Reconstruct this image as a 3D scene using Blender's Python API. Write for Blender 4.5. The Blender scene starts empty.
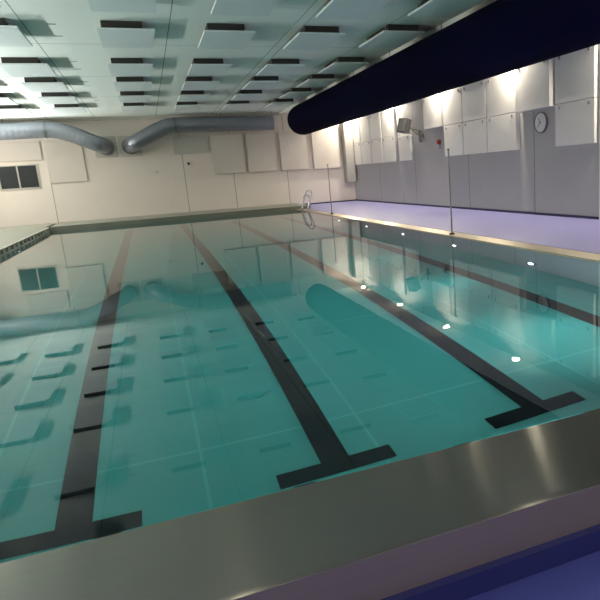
import bpy, bmesh, math
from mathutils import Vector, Matrix
PI = math.pi
S = 1.6                                   # one unit = eye height above the water (m)
C = bpy.context.scene.collection
def U(x, y, z): return Vector((x*S, y*S, (z+1)*S))      # plan units (eye = 0,0,0) -> metres (water = z 0)

# ------------------------------------------------------------------ materials
def newmat(name):
    m = bpy.data.materials.new(name); m.use_nodes = True
    nt = m.node_tree; b = nt.nodes['Principled BSDF']
    return m, nt, b
def lin(c):
    return tuple(((v/255)/12.92 if v/255 <= .04045 else ((v/255+.055)/1.055)**2.4) for v in c) + (1,)
def N(nt, t, **kw):
    n = nt.nodes.new(t)
    for k, v in kw.items(): setattr(n, k, v)
    return n
def math_node(nt, op, a, b=None, c=None):
    n = N(nt, 'ShaderNodeMath', operation=op)
    for i, v in enumerate((a, b, c)):
        if v is None: continue
        if isinstance(v, (int, float)): n.inputs[i].default_value = v
        else: nt.links.new(v, n.inputs[i])
    return n.outputs[0]
def world_xyz(nt):
    g = N(nt, 'ShaderNodeNewGeometry'); s = N(nt, 'ShaderNodeSeparateXYZ')
    nt.links.new(g.outputs['Position'], s.inputs[0]); return g, s.outputs
def mottled(name, c1, c2, scale=3, rough=.6, metallic=0, bump=0, bscale=60, spec=.5, stretch=(1,1,1)):
    m, nt, b = newmat(name)
    tc = N(nt, 'ShaderNodeTexCoord'); mp = N(nt, 'ShaderNodeMapping'); mp.inputs['Scale'].default_value = stretch
    nt.links.new(tc.outputs['Object'], mp.inputs[0])
    n = N(nt, 'ShaderNodeTexNoise'); n.inputs['Scale'].default_value = scale; n.inputs['Detail'].default_value = 4
    nt.links.new(mp.outputs[0], n.inputs['Vector'])
    r = N(nt, 'ShaderNodeMix', data_type='RGBA'); r.inputs[6].default_value = lin(c1); r.inputs[7].default_value = lin(c2)
    nt.links.new(n.outputs['Fac'], r.inputs[0]); nt.links.new(r.outputs[2], b.inputs['Base Color'])
    b.inputs['Roughness'].default_value = rough; b.inputs['Metallic'].default_value = metallic
    b.inputs['Specular IOR Level'].default_value = spec
    if bump:
        n2 = N(nt, 'ShaderNodeTexNoise'); n2.inputs['Scale'].default_value = bscale
        nt.links.new(mp.outputs[0], n2.inputs['Vector'])
        bp = N(nt, 'ShaderNodeBump'); bp.inputs['Strength'].default_value = bump; bp.inputs['Distance'].default_value = .01
        nt.links.new(n2.outputs['Fac'], bp.inputs['Height']); nt.links.new(bp.outputs[0], b.inputs['Normal'])
    return m
def emit(name, col, strength):
    m, nt, b = newmat(name)
    b.inputs['Base Color'].default_value = (*col, 1); b.inputs['Emission Color'].default_value = (*col, 1)
    b.inputs['Emission Strength'].default_value = strength
    return m
def seam_mask(nt, coord, positions, w):
    """1 on thin lines at the given world positions (metres)"""
    out = None
    for p in positions:
        d = math_node(nt, 'ABSOLUTE', math_node(nt, 'SUBTRACT', coord, p))
        l = math_node(nt, 'LESS_THAN', d, w)
        out = l if out is None else math_node(nt, 'MAXIMUM', out, l)
    return out
def seamed(name, c1, c2, lines, seam_col, rough=.6, spec=.4, scale=1.5, extra=None):
    """painted / sheeted surface with joint lines; lines = [(axis, [positions], halfwidth)]"""
    m = mottled(name, c1, c2, scale=scale, rough=rough, spec=spec)
    nt = m.node_tree; b = nt.nodes['Principled BSDF']
    src = b.inputs['Base Color'].links[0].from_socket
    g, xyz = world_xyz(nt); mask = None
    for ax, pos, w in lines:
        k = seam_mask(nt, xyz['XYZ'.index(ax)], pos, w)
        mask = k if mask is None else math_node(nt, 'MAXIMUM', mask, k)
    mix = N(nt, 'ShaderNodeMix', data_type='RGBA'); mix.inputs[7].default_value = lin(seam_col)
    nt.links.new(mask, mix.inputs[0]); nt.links.new(src, mix.inputs[6]); nt.links.new(mix.outputs[2], b.inputs['Base Color'])
    return m

def grooved(m, axis, pitch, strength=.15):
    nt = m.node_tree; b = nt.nodes['Principled BSDF']; g, xyz = world_xyz(nt)
    f = math_node(nt, 'FRACT', math_node(nt, 'DIVIDE', xyz['XYZ'.index(axis)], pitch))
    l = math_node(nt, 'LESS_THAN', f, .12)
    bp = N(nt, 'ShaderNodeBump'); bp.inputs['Strength'].default_value = strength; bp.inputs['Distance'].default_value = .02
    bp.invert = True
    nt.links.new(l, bp.inputs['Height']); nt.links.new(bp.outputs[0], b.inputs['Normal'])

def brushed(name, col, rough, aniso, tangent, along='X'):
    m = mottled(name, col, tuple(min(255, v+12) for v in col), scale=4, rough=rough, metallic=1,
                stretch=(30, .3, 30) if along == 'Y' else (.3, 30, 30))
    nt = m.node_tree; b = nt.nodes['Principled BSDF']
    b.inputs['Anisotropic'].default_value = aniso
    t = N(nt, 'ShaderNodeCombineXYZ'); t.inputs['XYZ'.index(tangent)].default_value = 1
    nt.links.new(t.outputs[0], b.inputs['Tangent'])
    return m

M = {}
M['ceiling'] = seamed('ceiling_board', (232,238,232), (236,241,235),
    [('X', [v*S for v in (-3.35,-2.2,-1.05,.54,2.07,2.2,3.35)], .008), ('Y', [v*S for v in (1.53,4.22,6.91,9.6,12.29,14.98,17.67)], .010)], (120,128,122), rough=.8)
M['panel'] = mottled('acoustic_panel_white', (218,226,226), (226,232,232), scale=4, rough=.85, bump=.08, bscale=300)
M['wallpanel'] = mottled('wall_panel_fabric', (214,212,208), (224,222,218), scale=3, rough=.85, bump=.1, bscale=400)
M['farpanel'] = mottled('far_wall_panel_board', (204,196,188), (212,204,196), scale=2, rough=.85, bump=.05, bscale=300)
M['cornergrey'] = mottled('corner_panel_grey', (168,166,162), (176,174,170), scale=3, rough=.85)
M['farwall'] = seamed('far_wall_paint', (218,208,200), (224,215,207),
    [('X', [v*S for v in (-2.42,1.11,2.535,4.2)], .016)], (150,146,138), rough=.75)
M['sidewall'] = seamed('side_wall_cladding', (170,168,168), (178,176,176),
    [('Y', [v*S for v in (17.0,15.3,14.4,11.6,9.2,6.3)], .018)], (120,118,120), rough=.7)
grooved(M['sidewall'], 'Z', .12, .25)
M['plainwall'] = mottled('plain_wall_paint', (214,208,200), (224,218,210), scale=1, rough=.8)
M['navy'] = mottled('navy_duct_fabric', (3,3,26), (4,4,31), scale=2, rough=.95, bump=.05, bscale=200, spec=.05)
M['white_metal'] = mottled('white_painted_metal', (232,230,224), (238,236,230), scale=5, rough=.5)
M['deckblue'] = mottled('blue_vinyl_floor', (74,82,156), (82,90,166), scale=90, rough=.5, bump=.1, bscale=500, spec=.4)
M['decknavy'] = mottled('navy_cove_vinyl', (44,50,116), (50,56,124), scale=60, rough=.45, bump=.1, bscale=400, spec=.4)
M['decklav'] = mottled('side_deck_vinyl', (140,138,192), (150,148,200), scale=60, rough=.42, bump=.06, bscale=300)
M['basenavy'] = mottled('navy_skirting', (30,30,66), (36,36,74), scale=20, rough=.6)
M['deckgrey'] = mottled('grey_green_deck', (122,128,116), (136,140,128), scale=8, rough=.35)
M['rimgrey'] = mottled('dark_steel_rim', (112,118,108), (134,138,126), scale=2, rough=.3, metallic=.6)
def brushed_aniso(name, col, r, a, diff):
    m, nt, b = newmat(name); nt.nodes.remove(b); out = nt.nodes['Material Output']
    tc = N(nt, 'ShaderNodeTexCoord'); mp = N(nt, 'ShaderNodeMapping'); mp.inputs['Scale'].default_value = (.4, 40, 40)
    n = N(nt, 'ShaderNodeTexNoise'); n.inputs['Scale'].default_value = 4
    nt.links.new(tc.outputs['Object'], mp.inputs[0]); nt.links.new(mp.outputs[0], n.inputs['Vector'])
    cm = N(nt, 'ShaderNodeMix', data_type='RGBA'); cm.inputs[6].default_value = lin(col); cm.inputs[7].default_value = lin(tuple(v+10 for v in col))
    nt.links.new(n.outputs['Fac'], cm.inputs[0])
    g = N(nt, 'ShaderNodeBsdfAnisotropic'); g.inputs['Roughness'].default_value = r; g.inputs['Anisotropy'].default_value = a
    t = N(nt, 'ShaderNodeCombineXYZ'); t.inputs[0].default_value = 1; nt.links.new(t.outputs[0], g.inputs['Tangent'])
    d = N(nt, 'ShaderNodeBsdfDiffuse'); mx = N(nt, 'ShaderNodeMixShader'); mx.inputs[0].default_value = diff
    for q in (g, d): nt.links.new(cm.outputs[2], q.inputs['Color'])
    nt.links.new(g.outputs[0], mx.inputs[1]); nt.links.new(d.outputs[0], mx.inputs[2]); nt.links.new(mx.outputs[0], out.inputs['Surface'])
    return m
M['steel'] = brushed_aniso('brushed_steel_coping', (134,134,126), .27, .78, .15)
M['steelface'] = brushed('brushed_steel_face', (168,156,152), .45, .6, 'X'); M['steelface'].node_tree.nodes['Principled BSDF'].inputs['Metallic'].default_value = .55
M['rimlight'] = mottled('grille_pale_steel', (176,178,166), (190,190,178), scale=6, rough=.4, metallic=.3)
M['steelrim'] = brushed('brushed_steel_side_rim', (190,180,158), .3, .6, 'Y')
M['chrome'] = mottled('polished_steel', (190,190,188), (200,200,198), scale=10, rough=.18, metallic=1)
M['polegrey'] = mottled('pole_steel', (150,148,144), (164,160,156), scale=10, rough=.4, metallic=.8)
M['galv'] = mottled('galvanised_duct', (126,131,142), (146,150,158), scale=14, rough=.3, metallic=.65)
M['galv_dark'] = mottled('duct_collar_steel', (110,114,118), (130,134,138), scale=14, rough=.3, metallic=.9)
M['plate'] = mottled('duct_wall_plate', (186,184,176), (192,190,182), scale=6, rough=.6)
M['glass'] = mottled('dark_window_glass', (26,30,32), (34,38,40), scale=3, rough=.35, spec=.2)
M['frame'] = mottled('window_frame_grey', (170,166,158), (180,176,168), scale=3, rough=.5)
M['gapshade'] = mottled('gap_shade_dark', (52,50,46), (60,58,54), scale=4, rough=.9)
M['black'] = mottled('black_plastic', (16,16,18), (24,24,26), scale=10, rough=.5)
M['darkgrey'] = mottled('dark_grey_plastic', (72,72,72), (84,84,84), scale=10, rough=.5)
M['midgrey'] = mottled('grey_mesh', (120,120,118), (136,136,134), scale=200, rough=.7)
M['red'] = mottled('red_plastic', (150,24,28), (164,30,34), scale=10, rough=.4)
M['clockface'] = mottled('clock_face', (214,214,216), (222,222,224), scale=4, rough=.4)
M['liner'] = seamed('pool_liner', (36,120,118), (45,132,128),
    [('X', [v*S for v in (-1.97,-.95,.07,.975,2.45,3.45)], .014),
     ('Y', [v*S for v in (3.3,5.0,6.75,8.5,10.2,12.0,13.7,15.4)], .016)], (58,142,138), rough=.5, scale=.6)
M['linerwall'] = seamed('pool_side_sheet', (92,104,108), (104,116,118),
    [('Y', [v*S for v in (4.4,6.0,7.6,9.2,10.8,12.4,14,15.6)], .02)], (60,70,76), rough=.35, scale=.8)
M['laneblack'] = mottled('black_lane_vinyl', (6,14,17), (9,18,21), scale=3, rough=.7, spec=.05)
M['lamp_white'] = emit('lamp_glow', (1, .88, .66), 60)
M['fill_glow'] = emit('fill_glow', (1, .92, .8), 3)
M['poollens'] = emit('pool_light_lens', (.86, .97, 1), 8)
# water: one smooth refracting and reflecting surface with very slight ripples
m = bpy.data.materials.new('pool_water'); m.use_nodes = True; nt = m.node_tree; nt.nodes.clear()
o_ = N(nt, 'ShaderNodeOutputMaterial'); gl = N(nt, 'ShaderNodeMixShader')
fr = N(nt, 'ShaderNodeFresnel'); fr.inputs['IOR'].default_value = 1.22
rf = N(nt, 'ShaderNodeBsdfRefraction'); rf.inputs['Roughness'].default_value = 0; rf.inputs['IOR'].default_value = 1.333; rf.inputs['Color'].default_value = (.93, 1, 1, 1)
gs = N(nt, 'ShaderNodeBsdfGlossy'); gs.inputs['Roughness'].default_value = 0; gs.inputs['Color'].default_value = (1, 1, 1, 1)
nt.links.new(fr.outputs[0], gl.inputs[0]); nt.links.new(rf.outputs[0], gl.inputs[1]); nt.links.new(gs.outputs[0], gl.inputs[2])
tc = N(nt, 'ShaderNodeTexCoord'); n1 = N(nt, 'ShaderNodeTexNoise'); n1.inputs['Scale'].default_value = .9; n1.inputs['Detail'].default_value = 2
bp = N(nt, 'ShaderNodeBump'); bp.inputs['Strength'].default_value = .08; bp.inputs['Distance'].default_value = .012
nt.links.new(tc.outputs['Object'], n1.inputs['Vector']); nt.links.new(n1.outputs['Fac'], bp.inputs['Height'])
for q in (fr, rf, gs): nt.links.new(bp.outputs[0], q.inputs['Normal'])
nt.links.new(gl.outputs[0], o_.inputs['Surface'])
M['water'] = m

# ------------------------------------------------------------------ mesh helpers (metres)
def box(bm, a, b, bevel=0):
    a = Vector(a); b = Vector(b); c = (a+b)/2; d = Vector([abs(v) for v in (b-a)])
    r = bmesh.ops.create_cube(bm, size=1, matrix=Matrix.Translation(c) @ Matrix.Diagonal((*d, 1)))
    if bevel:
        es = list({e for v in r['verts'] for e in v.link_edges})
        bmesh.ops.bevel(bm, geom=es, offset=bevel, segments=2, affect='EDGES', profile=.5)
def ubox(bm, x0, x1, y0, y1, z0, z1, bevel=0): box(bm, U(x0,y0,z0), U(x1,y1,z1), bevel)
def cyl(bm, p, q, r, r2=None, seg=20, cap=True):
    p = Vector(p); q = Vector(q); d = q-p
    mat = Matrix.Translation((p+q)/2) @ d.to_track_quat('Z', 'Y').to_matrix().to_4x4()
    bmesh.ops.create_cone(bm, cap_ends=cap, segments=seg, radius1=r, radius2=r if r2 is None else r2, depth=d.length, matrix=mat)
def smooth_path(pts, n=8):
    """Catmull-Rom through points"""
    P = [Vector(p) for p in pts]; P = [2*P[0]-P[1]] + P + [2*P[-1]-P[-2]]; out = []
    for i in range(1, len(P)-2):
        for k in range(n):
            t = k/n; a, b, c, d = P[i-1], P[i], P[i+1], P[i+2]
            out.append(.5*((2*b)+(c-a)*t+(2*a-5*b+4*c-d)*t*t+(3*b-a-3*c+d)*t**3))
    out.append(P[-2]); return out
def tube(bm, pts, r, seg=14, cap=True, rfun=None):
    """sweep a circle along points with a parallel-transported frame"""
    pts = [Vector(p) for p in pts]; n = len(pts); rings = []; up = None
    for i, p in enumerate(pts):
        t = (pts[min(i+1, n-1)]-pts[max(i-1, 0)]).normalized()
        if up is None:
            up = Vector((0,0,1)) if abs(t.z) < .9 else Vector((0,1,0))
        up = (up - t*up.dot(t)).normalized(); s = t.cross(up)
        rr = rfun(i) if rfun else r
        rings.append([bm.verts.new(p+(up*math.cos(2*PI*k/seg)+s*math.sin(2*PI*k/seg))*rr) for k in range(seg)])
    for i in range(n-1):
        for k in range(seg):
            bm.faces.new((rings[i][k], rings[i][(k+1) % seg], rings[i+1][(k+1) % seg], rings[i+1][k]))
    if cap:
        bm.faces.new(rings[0][::-1]); bm.faces.new(rings[-1])
def lathe(bm, prof, mat, seg=32):
    """profile [(r, z)] spun about local Z then placed by mat"""
    rings = [[bm.verts.new(mat @ Vector((r*math.cos(2*PI*k/seg), r*math.sin(2*PI*k/seg), z))) for k in range(seg)] for r, z in prof]
    for a, b in zip(rings, rings[1:]):
        for k in range(seg): bm.faces.new((a[k], a[(k+1) % seg], b[(k+1) % seg], b[k]))
    bm.faces.new(rings[0][::-1]); bm.faces.new(rings[-1])

def props(o, label=None, cat=None, group=None, kind=None):
    if label: o['label'] = label
    if cat: o['category'] = cat
    if group: o['group'] = group
    if kind: o['kind'] = kind
def empty(name, loc, label, cat, group=None):
    o = bpy.data.objects.new(name, None); C.objects.link(o); o.location = loc; o.empty_display_size = .1
    props(o, label, cat, group); return o
def world_loc(o):
    v = Vector((0,0,0))
    while o is not None: v = v + o.location; o = o.parent
    return v
def obj(name, bm, mat, parent=None, loc=None, smooth=False, label=None, kind=None):
    """link bm (vertices in world metres) as ONE mesh object whose origin is loc (or its parent's origin)"""
    bmesh.ops.recalc_face_normals(bm, faces=bm.faces)
    base = world_loc(parent) if parent else Vector((0,0,0))
    org = Vector(loc) if loc is not None else base.copy()
    bmesh.ops.translate(bm, verts=bm.verts, vec=-org)
    me = bpy.data.meshes.new(name); bm.to_mesh(me); bm.free()
    me.materials.append(M[mat] if isinstance(mat, str) else mat)
    if smooth:
        me.polygons.foreach_set('use_smooth', [True]*len(me.polygons))
        me.set_sharp_from_angle(angle=math.radians(40))
    o = bpy.data.objects.new(name, me); C.objects.link(o); o.location = org-base
    if parent: o.parent = parent
    props(o, label, None, None, kind); return o
def nb(): return bmesh.new()
def struct(name, mat, *boxes, label=None, cat=None):
    bm = nb()
    for b in boxes: ubox(bm, *b)
    o = obj(name, bm, mat); o['kind'] = 'structure'
    props(o, label, cat)
    return o

# ------------------------------------------------------------------ the setting (plan units)
XL, XR, YF, YB, ZC = -4.6, 6.43, 19.4, -3.0, 1.9
PX0, PX1, PY0, PY1 = -2.38, 3.9, 1.812, 17.3          # the pool's water edges
ZD = -1.217                                            # near blue floor
DEPTH = 1.1
T = .12
struct('ceiling', 'ceiling', (XL-T, XR+T, YB-T, YF+T, ZC, ZC+T), label='pale ceiling of flush boards with thin joints above the pool', cat='ceiling')
struct('wall_far', 'farwall', (XL-T, XR+T, YF, YF+T, -2.3, ZC), label='pale cream far wall behind the end of the pool', cat='wall')
struct('wall_right', 'sidewall', (XR, XR+T, 7.46, YF, -2.3, ZC), (XR, XR+T, 5.6, 7.46, 1.5, ZC), (XR, XR+T, YB, 5.6, -2.3, ZC), (XR, XR+T, 5.6, 7.46, -2.3, -.98), label='pale clad side wall behind the lavender deck', cat='wall')
struct('wall_left', 'plainwall', (XL-T, XL, YB, YF, -2.3, ZC), label='plain pale wall on the left of the hall', cat='wall')
struct('wall_back', 'plainwall', (XL, XR, YB-T, YB, -2.3, ZC), label='plain pale wall behind the near deck', cat='wall')
struct('floor', 'deckblue', (XL, XR, YB, 1.36, ZD-T, ZD), label='dark blue speckled vinyl floor in front of the steel coping', cat='floor')
struct('baseboard_near', 'decknavy', (XL, 4.1, 1.335, 1.362, ZD, -1.145), label='navy vinyl upstand under the steel face of the coping', cat='baseboard')
ck = nb()
ubox(ck, XL, XR, 1.372, 1.40, -2.3, -1.06)
o = obj('pool_end_wall', ck, 'plainwall'); o['kind'] = 'structure'
struct('deck_right', 'decklav', (4.16, XR, 1.4, YF, -1.2, -.985), label='lavender blue deck along the right of the pool', cat='deck')
struct('deck_far', 'deckgrey', (PX0-.02, 4.33, PY1+.06, YF, -1.2, -.90), label='grey green deck between the pool end and the far wall', cat='deck')
struct('deck_left', 'deckgrey', (XL, PX0-.12, 1.4, YF, -1.2, -.90), label='grey green deck at the left of the pool', cat='deck')
struct('baseboard_right', 'basenavy', (XR-.02, XR, 7.46, YF, -.985, -.945), label='thin navy skirting along the foot of the right wall', cat='baseboard')
struct('baseboard_far', 'basenavy', (4.33, XR-.02, YF-.02, YF, -.985, -.945), label='thin navy skirting at the foot of the far wall beside the lavender deck', cat='baseboard')
struct('trim_1', 'white_metal', (4.085, 4.115, YB, YF, ZC-.068, ZC-.001), label='white edge trim on the ceiling along the navy duct', cat='trim')
struct('trim_2', 'plate', (XL, 4.085, YF-.09, YF, ZC-.075, ZC), label='grey cornice strip where the ceiling meets the far wall', cat='trim')

# pool basin: floor, sides, the water
zb = -1-DEPTH
pf = struct('pool_floor', 'liner', (PX0-.05, PX1+.05, PY0-.05, PY1+.05, zb-.08, zb), label='teal pool bottom with pale sheet seams', cat='pool floor')
struct('pool_side_wall', 'linerwall', (PX1, PX1+.05, PY0, PY1, zb, -1.03), label='dark right side wall of the pool under water', cat='pool wall')
struct('pool_side_wall', 'linerwall', (PX0-.05, PX0, PY0, PY1, zb, -1.03), label='left side wall of the pool under water', cat='pool wall')
struct('pool_side_wall', 'linerwall', (PX0, PX1, PY1, PY1+.05, zb, -1.03), label='far end wall of the pool under water', cat='pool wall')
struct('pool_side_wall', 'linerwall', (PX0, PX1, PY0-.05, PY0, zb, -1.03), label='near end wall of the pool under water', cat='pool wall')
lane_x = [(-.525, .155), (.725, .155), (1.96, .155), (3.2, .17)]
tl = [(2.765, 2.885), (2.772, 2.892), (2.735, 2.862), (2.74, 2.86)]
tx = (-.025, -.005, -.02, 0)
wn = ('first', 'second', 'third', 'fourth')
for i, ((x, w), (t0, t1)) in enumerate(zip(lane_x, tl)):
    bm = nb(); ubox(bm, x-w/2, x+w/2, t1-.004, 16.2, zb, zb+.003)
    ubox(bm, x-.315+tx[i], x+.315+tx[i], t0, t1, zb, zb+.003)
    obj('lane_line', bm, 'laneblack', pf, label=f'black floor line ending in a T, {wn[i]} from the left')
bm = nb()
nx, ny = 2, 2
vs = [bm.verts.new(U(x, y, -1)) for x, y in ((PX0, PY0), (PX1, PY0), (PX1, PY1), (PX0, PY1))]
bm.faces.new(vs)
wt = obj('pool_water', bm, 'water'); wt['kind'] = 'stuff'; props(wt, 'still clear teal water filling the whole pool', 'water')

# steel rims
bm = nb()
prof = [(1.366, -1.04), (1.362, -1.012), (1.368, -1.003), (1.38, -.999), (1.79, -.998), (PY0-.004, -1.0005), (PY0, -1.01), (PY0, -1.05), (1.41, -1.05)]
a = [bm.verts.new(U(XL, y, z)) for y, z in prof]; b = [bm.verts.new(U(4.14, y, z)) for y, z in prof]
for k in range(len(prof)):
    j = (k+1) % len(prof); bm.faces.new((a[k], a[j], b[j], b[k]))
bm.faces.new(a[::-1]); bm.faces.new(b)
cp = obj('pool_coping', bm, 'steel', smooth=True)
bm = nb(); ubox(bm, XL, 4.14, 1.362, 1.372, -1.15, -1.008); obj('front_face', bm, 'steelface', cp, label='purplish steel front face')
cp['kind'] = 'structure'; props(cp, 'wide brushed steel coping along the near edge of the pool', 'coping')
struct('pool_rim', 'steelrim', (PX1, 4.16, PY0, YF, -1.06, -.99), label='brushed steel strip between the water and the lavender deck', cat='rim')
struct('pool_rim', 'rimgrey', (PX0, 4.33, PY1, PY1+.06, -1.1, -.895), label='dark raised steel rim across the far end of the pool', cat='rim')
struct('pool_rim', 'rimgrey', (PX0-.12, PX0, PY0, PY1+.06, -1.1, -.90), label='raised steel rim along the left edge of the pool', cat='rim')
bm = nb()                                               # slatted overflow channel on the left rim
for k in range(26):
    y = 16.8-k*.42
    ubox(bm, PX0, PX0+.03, y, y+.2, -.985, -.905)
ubox(bm, PX0-.02, PX0+.035, 6, 17.05, -.908, -.893); ubox(bm, PX0, PX0+.035, 6, 17.05, -.999, -.985)
o = obj('overflow_grille', bm, 'rimlight', loc=U(PX0, 12, -1)); props(o, 'pale slatted overflow grille on the left rim of the pool', 'grille')

# window and dark doorway
w = struct('window_1', 'glass', (-3.62, -2.70, YF-.012, YF+.01, .10, .715), label='small dark window of two panes low on the far wall at the left', cat='window')
bm = nb()
for x in (-3.64, -2.71): ubox(bm, x, x+.03, YF-.03, YF, .085, .73)
for z in (.085, .70): ubox(bm, -3.64, -2.68, YF-.03, YF, z, z+.03)
ubox(bm, -3.185, -3.15, YF-.03, YF, .1, .71)
obj('window_frame', bm, 'frame', w)
d = struct('door_1', 'black', (XR+.03, XR+.06, 5.6, 7.44, -.08, 1.5), label='dark doorway at the right end of the clad wall', cat='door')
bm = nb(); ubox(bm, XR+.02, XR+.06, 5.6, 7.44, -.985, -.08); obj('door_panel', bm, 'darkgrey', d)
bm = nb(); ubox(bm, XR-.03, XR+.07, 7.44, 7.475, -.985, 1.52); ubox(bm, XR-.03, XR+.07, 5.6, 7.475, 1.5, 1.53); obj('door_frame', bm, 'white_metal', d)

# ------------------------------------------------------------------ ceiling baffles
cols = [(-3.6, 'sixth'), (-2.48, 'fifth'), (-1.36, 'fourth'), (.04, 'third'), (1.22, 'second from'), (2.39, 'x'), (3.46, 'y')]
colname = ['seventh', 'sixth', 'fifth', 'fourth', 'third', 'second', 'first']
rows = [15.65, 13.85, 12.05, 10.3, 8.05, 6.25, 4.4]
rowname = ['first', 'second', 'third', 'fourth', 'fifth', 'sixth', 'seventh', 'eighth']
ZP = 1.785; ZK = ZP/1.75
for ci, (cx, _) in enumerate(cols):
    for ri, y in enumerate(rows):
        if ci == 6 and ri == 6: continue
        hw = .30 if ci == 6 else .31
        y0 = y-.2 if ci == 6 else y
        L = 1.0*ZK; y0 *= ZK; hw *= ZK; px = cx*ZK
        bm = nb(); ubox(bm, px-hw, px+hw, y0, y0+L, ZP, ZP+.024, .006)
        for sx in (-1, 1):
            for yy in (.15, .85): cyl(bm, U(px+sx*hw*.7, y0+yy, ZP+.02), U(px+sx*hw*.7, y0+yy, ZC-.002), .006, seg=6)
        o = obj('hanging_baffle', bm, 'panel', loc=U(px, y0+L/2, ZP))
        where = 'nearest the navy duct' if ci == 6 else f'in {colname[ci]} line from navy duct'
        bm = nb(); ubox(bm, px-hw+(.05 if ci < 5 else .09), px+hw-(.13 if ci < 5 else .07), y0+.05, y0+L-.12, ZP+.025, ZC-.003); obj('gap_shade_box', bm, 'gapshade', o, label='dark box for the shade in the gap')  # dark box put in the gap to stand for the shade there
        props(o, f'white hanging panel {where}, {rowname[ri]} row from the far wall', 'ceiling panel', 'white panels hung under the ceiling')
k = 0
for i, (y1, y2) in enumerate(((15.05, 15.6), (12.85, 13.41), (10.88, 11.54), (8.51, 9.14))):
    for y, s in ((y1, 'nearer'), (y2, 'farther')):
        bm = nb(); ubox(bm, -.81, -.71, y-.012, y+.012, ZC-.003, ZC)
        o = obj('slot_vent', bm, 'darkgrey', loc=U(-.76, y, ZC))
        props(o, f'thin dark ceiling slot, {s} of the {wn[i]} pair from the far wall', 'ceiling slot', 'dark slots in the ceiling')

# ------------------------------------------------------------------ navy fabric duct with rounded end
DC, DR = (3.987, 1.374), .381
root = empty('hanging_fabric_duct', U(DC[0], 8, DC[1]-DR), 'big round dark navy fabric air duct hanging along the right side of the ceiling', 'air duct')
bm = nb(); prof = [(.02, 16.22), (.2, 16.215), (.29, 16.19), (.34, 16.14), (.37, 16.06), (DR, 15.9)]
yy = 15.0
while yy > YB: prof.append((DR, yy)); yy -= 1.5
prof.append((DR, YB+.05)); prof.append((.02, YB+.05))
mt = Matrix(((S,0,0,DC[0]*S), (0,0,S,0), (0,S,0,(DC[1]+1)*S), (0,0,0,1)))
lathe(bm, [(r, y) for r, y in prof], mt, 64)
obj('fabric_tube', bm, 'navy', root, smooth=True)
for k in range(10):
    y = 15.4-k*1.9
    bm = nb(); cyl(bm, U(DC[0], y, DC[1]+DR-.01), U(DC[0], y, ZC), .008, seg=6)
    obj('hanger_wire', bm, 'darkgrey', root)

# ------------------------------------------------------------------ spiral steel ducts on the far wall
def spiral_duct(pts, plate, label, cap_end=None):
    root = empty('spiral_duct', U(*pts[0]), label, 'air duct', None)
    bm = nb(); fine = []
    P = [U(*p) for p in pts]
    sm = smooth_path(P, 10)
    dense = []
    for a, b in zip(sm, sm[1:]):
        n = max(1, int((b-a).length/.045))
        for k in range(n): dense.append(a.lerp(b, k/n))
    dense.append(sm[-1])
    tube(bm, dense, .345, seg=32, rfun=lambda i: .35 if i % 4 == 0 else .34)
    obj('spiral_pipe', bm, 'galv', root, smooth=True)
    px, pz = plate
    bm = nb(); cyl(bm, U(px, YF-.16, pz), U(px, YF-.02, pz), .36, seg=32); obj('outlet_collar', bm, 'galv_dark', root, smooth=True)
    bm = nb(); ubox(bm, px-.29, px+.29, YF-.025, YF-.002, pz-.29, pz+.29); obj('wall_plate', bm, 'plate', root)
    # pipe joint band
    bm = nb(); q = P[2]; t = (P[3]-P[1]).normalized(); cyl(bm, q-t*.05, q+t*.05, .36, seg=32); obj('joint_band', bm, 'galv_dark', root, smooth=True)
    for k in (0, 1):
        bm = nb(); cyl(bm, P[k]+Vector((0,0,.33)), Vector((P[k].x, P[k].y, (ZC+1)*S)), .01, seg=6)
        obj('hanger_rod', bm, 'darkgrey', root)
    return root
YD = 18.9
spiral_duct([(-4.4, YD, 1.57), (-3.2, YD, 1.57), (-2.25, YD, 1.585), (-1.75, YD, 1.48), (-1.25, YD, 1.25), (-1.02, YD+.08, 1.15), (-.9, YF-.1, 1.12)], (-.90, 1.10),
            'silver spiral air duct high on the far wall, left one, coming from the left edge')
spiral_duct([(3.80, YD, 1.57), (2.3, YD, 1.58), (1.0, YD, 1.59), (.55, YD, 1.47), (.05, YD, 1.23), (-.16, YD+.08, 1.13), (-.26, YF-.1, 1.1)], (-.26, 1.09),
            'silver spiral air duct high on the far wall, right one, ending by the navy duct')

# ------------------------------------------------------------------ flat panels on the far wall
def wall_panel_far(x0, x1, z0, z1, t, label, name='mounted_board', mat='farpanel'):
    bm = nb(); ubox(bm, x0, x1, YF-t, YF-.001, z0, z1, .008)
    o = obj(name, bm, mat, loc=U((x0+x1)/2, YF, z0)); props(o, label, 'wall panel', 'flat panels on the far wall')
wall_panel_far(-3.55, -2.52, .83, 1.32, .04, 'pale wall panel half behind the left silver duct, right above the dark window')
wall_panel_far(-2.42, -1.50, .19, 1.32, .04, 'tall pale wall panel right of the dark window under the sloping left duct')
wall_panel_far(.915, 1.89, .80, 1.30, .04, 'short grey panel under the right silver duct above the black dot', mat='plate')
for i, (x0, x1) in enumerate(((1.965, 2.91), (3.005, 3.87), (4.03, 4.88), (5.07, 5.97))):
    wall_panel_far(x0, x1, .165-.012*i, 1.32, .11, ('tall cream wall panel just right of the short grey panel', 'tall cream wall panel under the far end of the right silver duct',
        'tall cream wall panel directly below the rounded end of the navy duct', 'brightly lit tall cream wall panel nearest the right corner')[i])
bm = nb(); ubox(bm, 6.08, 6.36, YF-.35, YF-.01, -.36, 1.55, .01)
o = obj('mounted_corner_board', bm, 'cornergrey', loc=U(6.22, YF, -.36)); props(o, 'narrow grey panel hanging in the corner of the far and right walls', 'wall panel')
bm = nb(); cyl(bm, U(1.26, YF, .52), U(1.26, YF-.035, .52), .06, r2=.045, seg=16)
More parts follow.
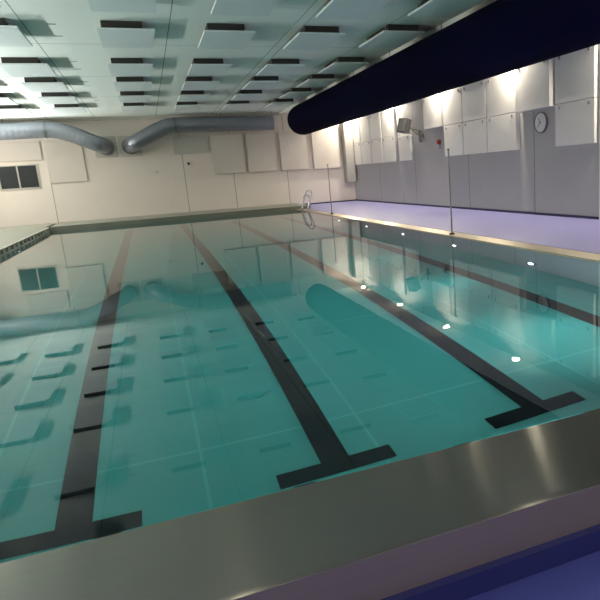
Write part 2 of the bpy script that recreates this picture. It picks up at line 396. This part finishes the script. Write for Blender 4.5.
o = obj('mounted_sensor', bm, 'black', loc=U(1.26, YF, .52)); props(o, 'small black round sensor on the cream far wall under the short grey panel', 'sensor')
bm = nb(); ubox(bm, .31, .40, YF-.012, YF, .30, .36, .004)
o = obj('mark_box', bm, 'plate', loc=U(.35, YF, .33)); props(o, 'tiny pale grey socket box on the far wall between the outlet plates and the water', 'mark')  # small raised box stands for a faint mark

# ------------------------------------------------------------------ panels on the right wall
def wall_panel_right(y0, y1, z0, z1, t, label, clips=True):
    bm = nb(); ubox(bm, XR-t, XR-.002, y0, y1, z0, z1, .008)
    o = obj('mounted_acoustic_board', bm, 'wallpanel', loc=U(XR, (y0+y1)/2, z0)); props(o, label, 'wall panel', 'acoustic panels on the right wall')
    if clips:
        for y in (y0+.12, y1-.12):
            bm = nb(); zz = z1-.05
            ubox(bm, XR-t-.012, XR-t+.002, y-.018, y+.018, zz-.03, zz+.02); obj('mounting_clip', bm, 'midgrey', o)
right = [(18.35, 19.0, 'at the far corner'), (17.45, 18.3, 'second bay from the far corner'), (16.5, 17.4, 'third bay from the far corner'), (15.5, 16.43, 'fourth bay from the far corner')]
for y0, y1, s in right:
    wall_panel_right(y0, y1, .17, .835, .07, f'pale acoustic panel low on the right wall, {s}')
    wall_panel_right(y0, y1, .845, 1.56, .07, f'pale acoustic panel high on the right wall, {s}')
wall_panel_right(14.5, 15.25, .17, .80, .07, 'pale acoustic panel on the right wall directly below the speaker')
wall_panel_right(12.6, 13.55, .85, 1.56, .1, 'pale acoustic panel on the right wall directly above the red alarm')
for y0, y1, s in ((11.655, 12.52, 'first column right of the red alarm'), (10.67, 11.63, 'second column right of the red alarm'), (9.63, 10.64, 'third column right of the red alarm')):
    wall_panel_right(y0, y1, .18, .84, .09, f'lower acoustic panel on the right wall, {s}')
    wall_panel_right(y0, y1, .85, 1.56, .09, f'upper acoustic panel on the right wall, {s}')
wall_panel_right(8.56, 9.55, .825, 1.60, .14, 'thick bright acoustic panel on the right wall directly above the clock')
wall_panel_right(7.55, 8.5, .175, .835, .07, 'lower acoustic panel on the right wall right of the clock beside the dark doorway')
wall_panel_right(7.55, 8.5, .845, 1.60, .07, 'upper acoustic panel on the right wall right of the clock beside the dark doorway')

# clock, speaker, alarm
cxy = U(XR, 8.96, .60)
root = empty('clock', cxy, 'round wall clock with grey rim and white face under the thick panel', 'clock')
to_x = Matrix.Translation(cxy) @ Matrix.Rotation(-PI/2, 4, 'Y')
R = .285
bm = nb(); lathe(bm, [(R*.86, .0), (R, .005), (R, .055), (R*.97, .07), (R*.93, .07), (R*.9, .05)], to_x, 40); obj('clock_rim', bm, 'midgrey', root, smooth=True)
bm = nb(); cyl(bm, to_x @ Vector((0,0,.03)), to_x @ Vector((0,0,.054)), R*.87, seg=40); obj('clock_face', bm, 'clockface', root)
bm = nb()
for a, l, w_ in ((.6, .15, .014), (2.3, .2, .010)):
    dv = Vector((0, math.sin(a), math.cos(a))); b0 = to_x @ Vector((0,0,.058)); cyl(bm, b0-dv*.02, b0+dv*l, w_, r2=w_*.6, seg=6)
obj('clock_hand', bm, 'midgrey', root)

root = empty('box_speaker', U(XR, 14.25, 1.0), 'grey box speaker tilted down on a bracket high on the right wall', 'speaker')
mtx = Matrix.Translation(U(XR-.32, 14.2, 1.0)) @ Matrix.Rotation(math.radians(14), 4, 'Y') @ Matrix.Rotation(math.radians(20), 4, 'Z')
def mbox(bm, mtx, dims, off=(0,0,0), bev=.01):
    r = bmesh.ops.create_cube(bm, size=1, matrix=mtx @ Matrix.Translation(off) @ Matrix.Diagonal((*dims, 1)))
    if bev: bmesh.ops.bevel(bm, geom=list({e for v in r['verts'] for e in v.link_edges}), offset=bev, segments=2, affect='EDGES', profile=.5)
bm = nb(); mbox(bm, mtx, (.30, .40, .54)); obj('cabinet', bm, 'darkgrey', root)
bm = nb(); mbox(bm, mtx, (.02, .35, .48), (-.158, 0, 0), .004); obj('grille', bm, 'midgrey', root)
bm = nb(); mbox(bm, mtx, (.32, .03, .54), (0, .21, 0), .006); obj('side_cheek', bm, 'black', root)
bm = nb(); tube(bm, [U(XR-.22, 14.2, 1.0), U(XR-.1, 14.2, .9), U(XR, 14.2, .9)], .02, 8); obj('bracket', bm, 'darkgrey', root)

root = empty('upright_bracket', U(XR, 13.8, .72), 'small dark upright bracket on the right wall just right of the speaker', 'bracket')
bm = nb(); ubox(bm, XR-.1, XR-.06, 13.76, 13.86, .57, .87, .01); obj('upright', bm, 'darkgrey', root)
bm = nb(); cyl(bm, U(XR-.08, 13.82, .72), U(XR, 13.82, .72), .03, seg=12); obj('mounting_arm', bm, 'black', root)
bm = nb(); tube(bm, smooth_path([U(XR-.08, 13.86, .74), U(XR-.12, 14.0, .80), U(XR-.18, 14.08, .88)], 6), .012, 8); obj('cable', bm, 'black', root)

root = empty('alarm_beacon', U(XR, 12.92, .5), 'small red alarm beacon on the right wall below the short panel', 'alarm')
bm = nb(); mx = Matrix.Translation(U(XR, 12.92, .52)) @ Matrix.Rotation(-PI/2, 4, 'Y')
lathe(bm, [(.09, .02), (.09, .06), (.075, .11), (.03, .13)], mx, 20); obj('red_dome', bm, 'red', root, smooth=True)
bm = nb(); cyl(bm, U(XR, 12.92, .52), U(XR-.015, 12.92, .52), .1, seg=20); obj('mounting_plate', bm, 'darkgrey', root)
bm = nb(); ubox(bm, XR-.012, XR-.001, 12.905, 12.935, .36, .46); obj('cable_drop', bm, 'midgrey', root)

# ------------------------------------------------------------------ wall washer lamps behind the navy duct
LY = [18.8, 15.6, 12.65, 9.65, 6.6, 3.5, .4]
def washer(x, y, side, label, power):
    root = empty('washer_lamp', U(x, y, ZC), label, 'lamp', 'washer lamps along the side walls')
    z = 1.85
    bm = nb(); cyl(bm, U(x, y, z+.03), U(x, y, ZC), .03, seg=10); obj('mounting_stem', bm, 'white_metal', root)
    bm = nb(); mx = Matrix.Translation(U(x, y, z))
    lathe(bm, [(.06, .05), (.08, .045), (.10, .0), (.10, -.012), (.092, -.012), (.088, .02)], mx, 24); obj('housing', bm, 'white_metal', root, smooth=True)
    bm = nb(); lathe(bm, [(.086, .012), (.115, -.02), (.09, -.055), (.02, -.07)], mx, 20); obj('glowing_lens', bm, 'lamp_white', root, smooth=True)
    li = bpy.data.lights.new('washer_beam', 'SPOT'); li.energy = power; li.color = (1, .89, .72); li.shadow_soft_size = .08
    li.spot_size = math.radians(172); li.spot_blend = .35
    li.cycles.use_multiple_importance_sampling = False
    lo = bpy.data.objects.new('washer_beam', li); C.objects.link(lo); lo.parent = root
    lo.location = Vector((0, 0, (z-.055-ZC)*S))
    lo.rotation_euler = (0, side*math.radians(8), 0)
WP, WPL, WPB, WPU = 460, 150, 150, 300
nm = ('at the far corner', 'second from the far corner', 'third from the far corner', 'fourth from the far corner', 'fifth from the far corner', 'sixth from the far corner', 'seventh from the far corner')
for y, s in zip(LY, nm): washer(6.24, y, -1, f'glowing wall washer lamp behind the navy duct, {s}', WP)
def strip(y, label, power):  # unseen strip lights, added to fill the hall from the left
    root = empty('fill_strip_light', U(XL, y, 1.2), label, 'lamp', 'added fill strip lights on the left wall')
    bm = nb(); ubox(bm, XL+.002, XL+.10, y-1.3, y+1.3, 1.16, 1.30, .01); obj('mounting_channel', bm, 'white_metal', root)
    bm = nb(); ubox(bm, XL+.10, XL+.13, y-1.25, y+1.25, 1.18, 1.28, .008); obj('diffuser', bm, 'fill_glow', root)
    li = bpy.data.lights.new('fill_strip_beam', 'AREA'); li.shape = 'RECTANGLE'; li.size = .16; li.size_y = 4; li.energy = power; li.color = (1, .92, .80)
    li.cycles.use_multiple_importance_sampling = False
    lo = bpy.data.objects.new('fill_strip_beam', li); C.objects.link(lo); lo.parent = root
    lo.location = (.14*S, 0, .03*S); lo.rotation_euler = (0, -PI/2+.8, 0)
def fill_uplight(y, label, power):  # up lights out of view, added to brighten the ceiling
    root = empty('fill_up_light', U(XL, y, .3), label, 'lamp', 'added fill up lights on the left wall')
    bm = nb(); ubox(bm, XL+.002, XL+.12, y-.8, y+.8, .22, .32, .01); obj('mounting_trough', bm, 'white_metal', root)
    bm = nb(); ubox(bm, XL+.02, XL+.11, y-.75, y+.75, .32, .335, .004); obj('diffuser', bm, 'fill_glow', root)
    li = bpy.data.lights.new('fill_up_beam', 'AREA'); li.shape = 'RECTANGLE'; li.size = .14; li.size_y = 2.4; li.energy = power; li.spread = math.radians(105); li.color = (.94, 1, .97)
    li.cycles.use_multiple_importance_sampling = False
    lo = bpy.data.objects.new('fill_up_beam', li); C.objects.link(lo); lo.parent = root
    lo.location = (.07*S, 0, .06*S); lo.rotation_euler = (0, -PI+.6, 0)
for y, s in zip((17.3, 13.6, 9.9, 6.2, 2.5), nm): fill_uplight(y, f'added fill up light on the left wall, {s}', WPU)
for y, s in zip((17.3, 13.6, 9.9, 6.2, 2.5), nm): strip(y, f'long added fill light strip on the left wall, {s}', WPL*(1.9 if y > 16 else 1.1 if y > 12 else .55))

for x, s in ((-3, 'left'), (.3, 'middle'), (3.6, 'right')): washer(x, YB+.35, 0, f'added unseen washer lamp on the wall behind the near deck, {s} one', WPB)  # lamps added behind the camera to brighten the near deck and step

# ------------------------------------------------------------------ underwater lamps
def pool_lamp(x, y, z, sgn, label, power, turn=0):
    root = empty('pool_light', U(x, y, z), label, 'pool light', 'underwater lights in the pool walls')
    mx = Matrix.Translation(U(x, y, z)) @ Matrix.Rotation(sgn*PI/2, 4, 'Y')
    bm = nb(); lathe(bm, [(.10, .0), (.15, .0), (.15, .02), (.135, .035), (.10, .035)], mx, 28); obj('trim_ring', bm, 'chrome', root, smooth=True)
    bm = nb(); lathe(bm, [(.1, .005), (.1, .03), (.07, .04), (.02, .043)], mx, 24); obj('lens', bm, 'poollens', root, smooth=True)
    li = bpy.data.lights.new('pool_beam', 'SPOT'); li.shadow_soft_size = .08; li.energy = power; li.color = (.82, .98, 1); li.spot_size = math.radians(104); li.spot_blend = .85
    li.cycles.use_multiple_importance_sampling = False
    lo = bpy.data.objects.new('pool_beam', li); C.objects.link(lo); lo.parent = root
    root.rotation_euler = (0, 0, turn)
    lo.location = (sgn*.08, 0, 0); lo.rotation_euler = (0, -sgn*(PI/2+.48), 0)
PP = 780
PYs = [13.04, 11.2, 9.36, 7.5, 5.65, 3.8]
on = ('first', 'second', 'third', 'fourth', 'fifth', 'sixth', 'seventh')
PW = (.2, .28, .5, 1.0, 1.7, 1.7)
for y, s, k in zip(PYs, on, PW): pool_lamp(PX1, y, -1.82, -1, f'white underwater light in the right pool wall, {s} from the far end', PP*k)
for y, s, k in zip(PYs, on, PW): pool_lamp(PX0, y, -1.82, 1, f'added underwater fill light in the left pool wall, {s} from the far end', PP*k*.1)  # left pool lights added to lift the dim side of the floor

for x, s, k in ((1.5, 'left', .45), (2.85, 'right', 2.4)): pool_lamp(x, PY0, -1.75, 1, f'added unseen fill light in the near pool wall, {s} one of the pair', PP*k, PI/2)  # near wall lights, hidden by the coping, added to brighten the floor

# ------------------------------------------------------------------ flag poles on the right rim, ladder
def flag_pole(x, y, h, label):
    root = empty('flag_pole', U(x, y, -.99), label, 'pole', 'slim poles on the right rim')
    bm = nb(); cyl(bm, U(x, y, -.99), U(x, y, h), .019, seg=14); obj('post', bm, 'polegrey', root, smooth=True)
    bm = nb(); cyl(bm, U(x, y, -.99), U(x, y, -.965), .07, r2=.05, seg=20); obj('base_socket', bm, 'black', root, smooth=True)
    bm = nb(); cyl(bm, U(x, y, h), U(x, y, h+.012), .032, seg=14); obj('cap', bm, 'black', root, smooth=True)
flag_pole(4.03, 14.1, .17, 'slim grey pole on the right rim near the far corner and ladder')
flag_pole(3.98, 7.75, .20, 'slim grey pole on the middle of the right rim')
flag_pole(3.945, 4.53, .20, 'slim grey pole on the right rim at the right edge of the view')

root = empty('pool_ladder', U(4.0, 16.6, -.99), 'polished steel pool ladder handrails at the far right corner of the pool', 'ladder')
for k, (y, dx, dz) in enumerate(((16.5, -.09, -.06), (16.75, .05, .05))):
    bm = nb()
    pts = [(3.93+dx*.6, y, -1.25), (3.925+dx*.6, y, -.95), (4.02+dx, y, -.62+dz), (4.06+dx, y, -.54+dz), (4.13+dx, y, -.51+dz), (4.19+dx, y, -.56+dz), (4.18+dx, y, -.68+dz), (4.08+dx*.5, y, -.985)]
    tube(bm, smooth_path([U(*p) for p in pts], 8), .024, 12)
    obj('handrail', bm, 'chrome', root, smooth=True)
for z in (-1.12, -1.22):
    bm = nb(); ubox(bm, 3.875, 3.9, 16.5, 16.75, z, z+.015); obj('tread', bm, 'chrome', root)

# ------------------------------------------------------------------ camera
cd = bpy.data.cameras.new('camera'); cam = bpy.data.objects.new('camera', cd); C.objects.link(cam)
yaw, pitch, roll = .380892168, .216782307, .0652775845
fw = Vector((math.sin(yaw)*math.cos(pitch), math.cos(yaw)*math.cos(pitch), -math.sin(pitch)))
r0 = Vector((math.cos(yaw), -math.sin(yaw), 0)); d0 = fw.cross(r0)
rt = math.cos(roll)*r0+math.sin(roll)*d0; dn = -math.sin(roll)*r0+math.cos(roll)*d0
mw = Matrix((rt, -dn, -fw)).transposed().to_4x4(); mw.translation = (0, 0, S)
cam.matrix_world = mw
cd.sensor_width = 36; cd.lens = 36; cd.shift_x = -100/600; cd.clip_end = 200; cd.clip_start = .05
sc = bpy.context.scene; sc.camera = cam

w = bpy.data.worlds.new('world'); sc.world = w; w.use_nodes = True
w.node_tree.nodes['Background'].inputs[0].default_value = (.5, .55, .6, 1); w.node_tree.nodes['Background'].inputs[1].default_value = .0
sc.view_settings.view_transform = 'Standard'; sc.view_settings.look = 'None'; sc.view_settings.gamma = 1
sc.view_settings.use_curve_mapping = False; sc.view_settings.exposure = .18
cy = sc.cycles
cy.use_denoising = True; cy.max_bounces = 14; cy.diffuse_bounces = 6; cy.glossy_bounces = 6; cy.transmission_bounces = 10
cy.sample_clamp_indirect = 4; cy.sample_clamp_direct = 0; cy.blur_glossy = .5
cy.caustics_refractive = True; cy.caustics_reflective = True
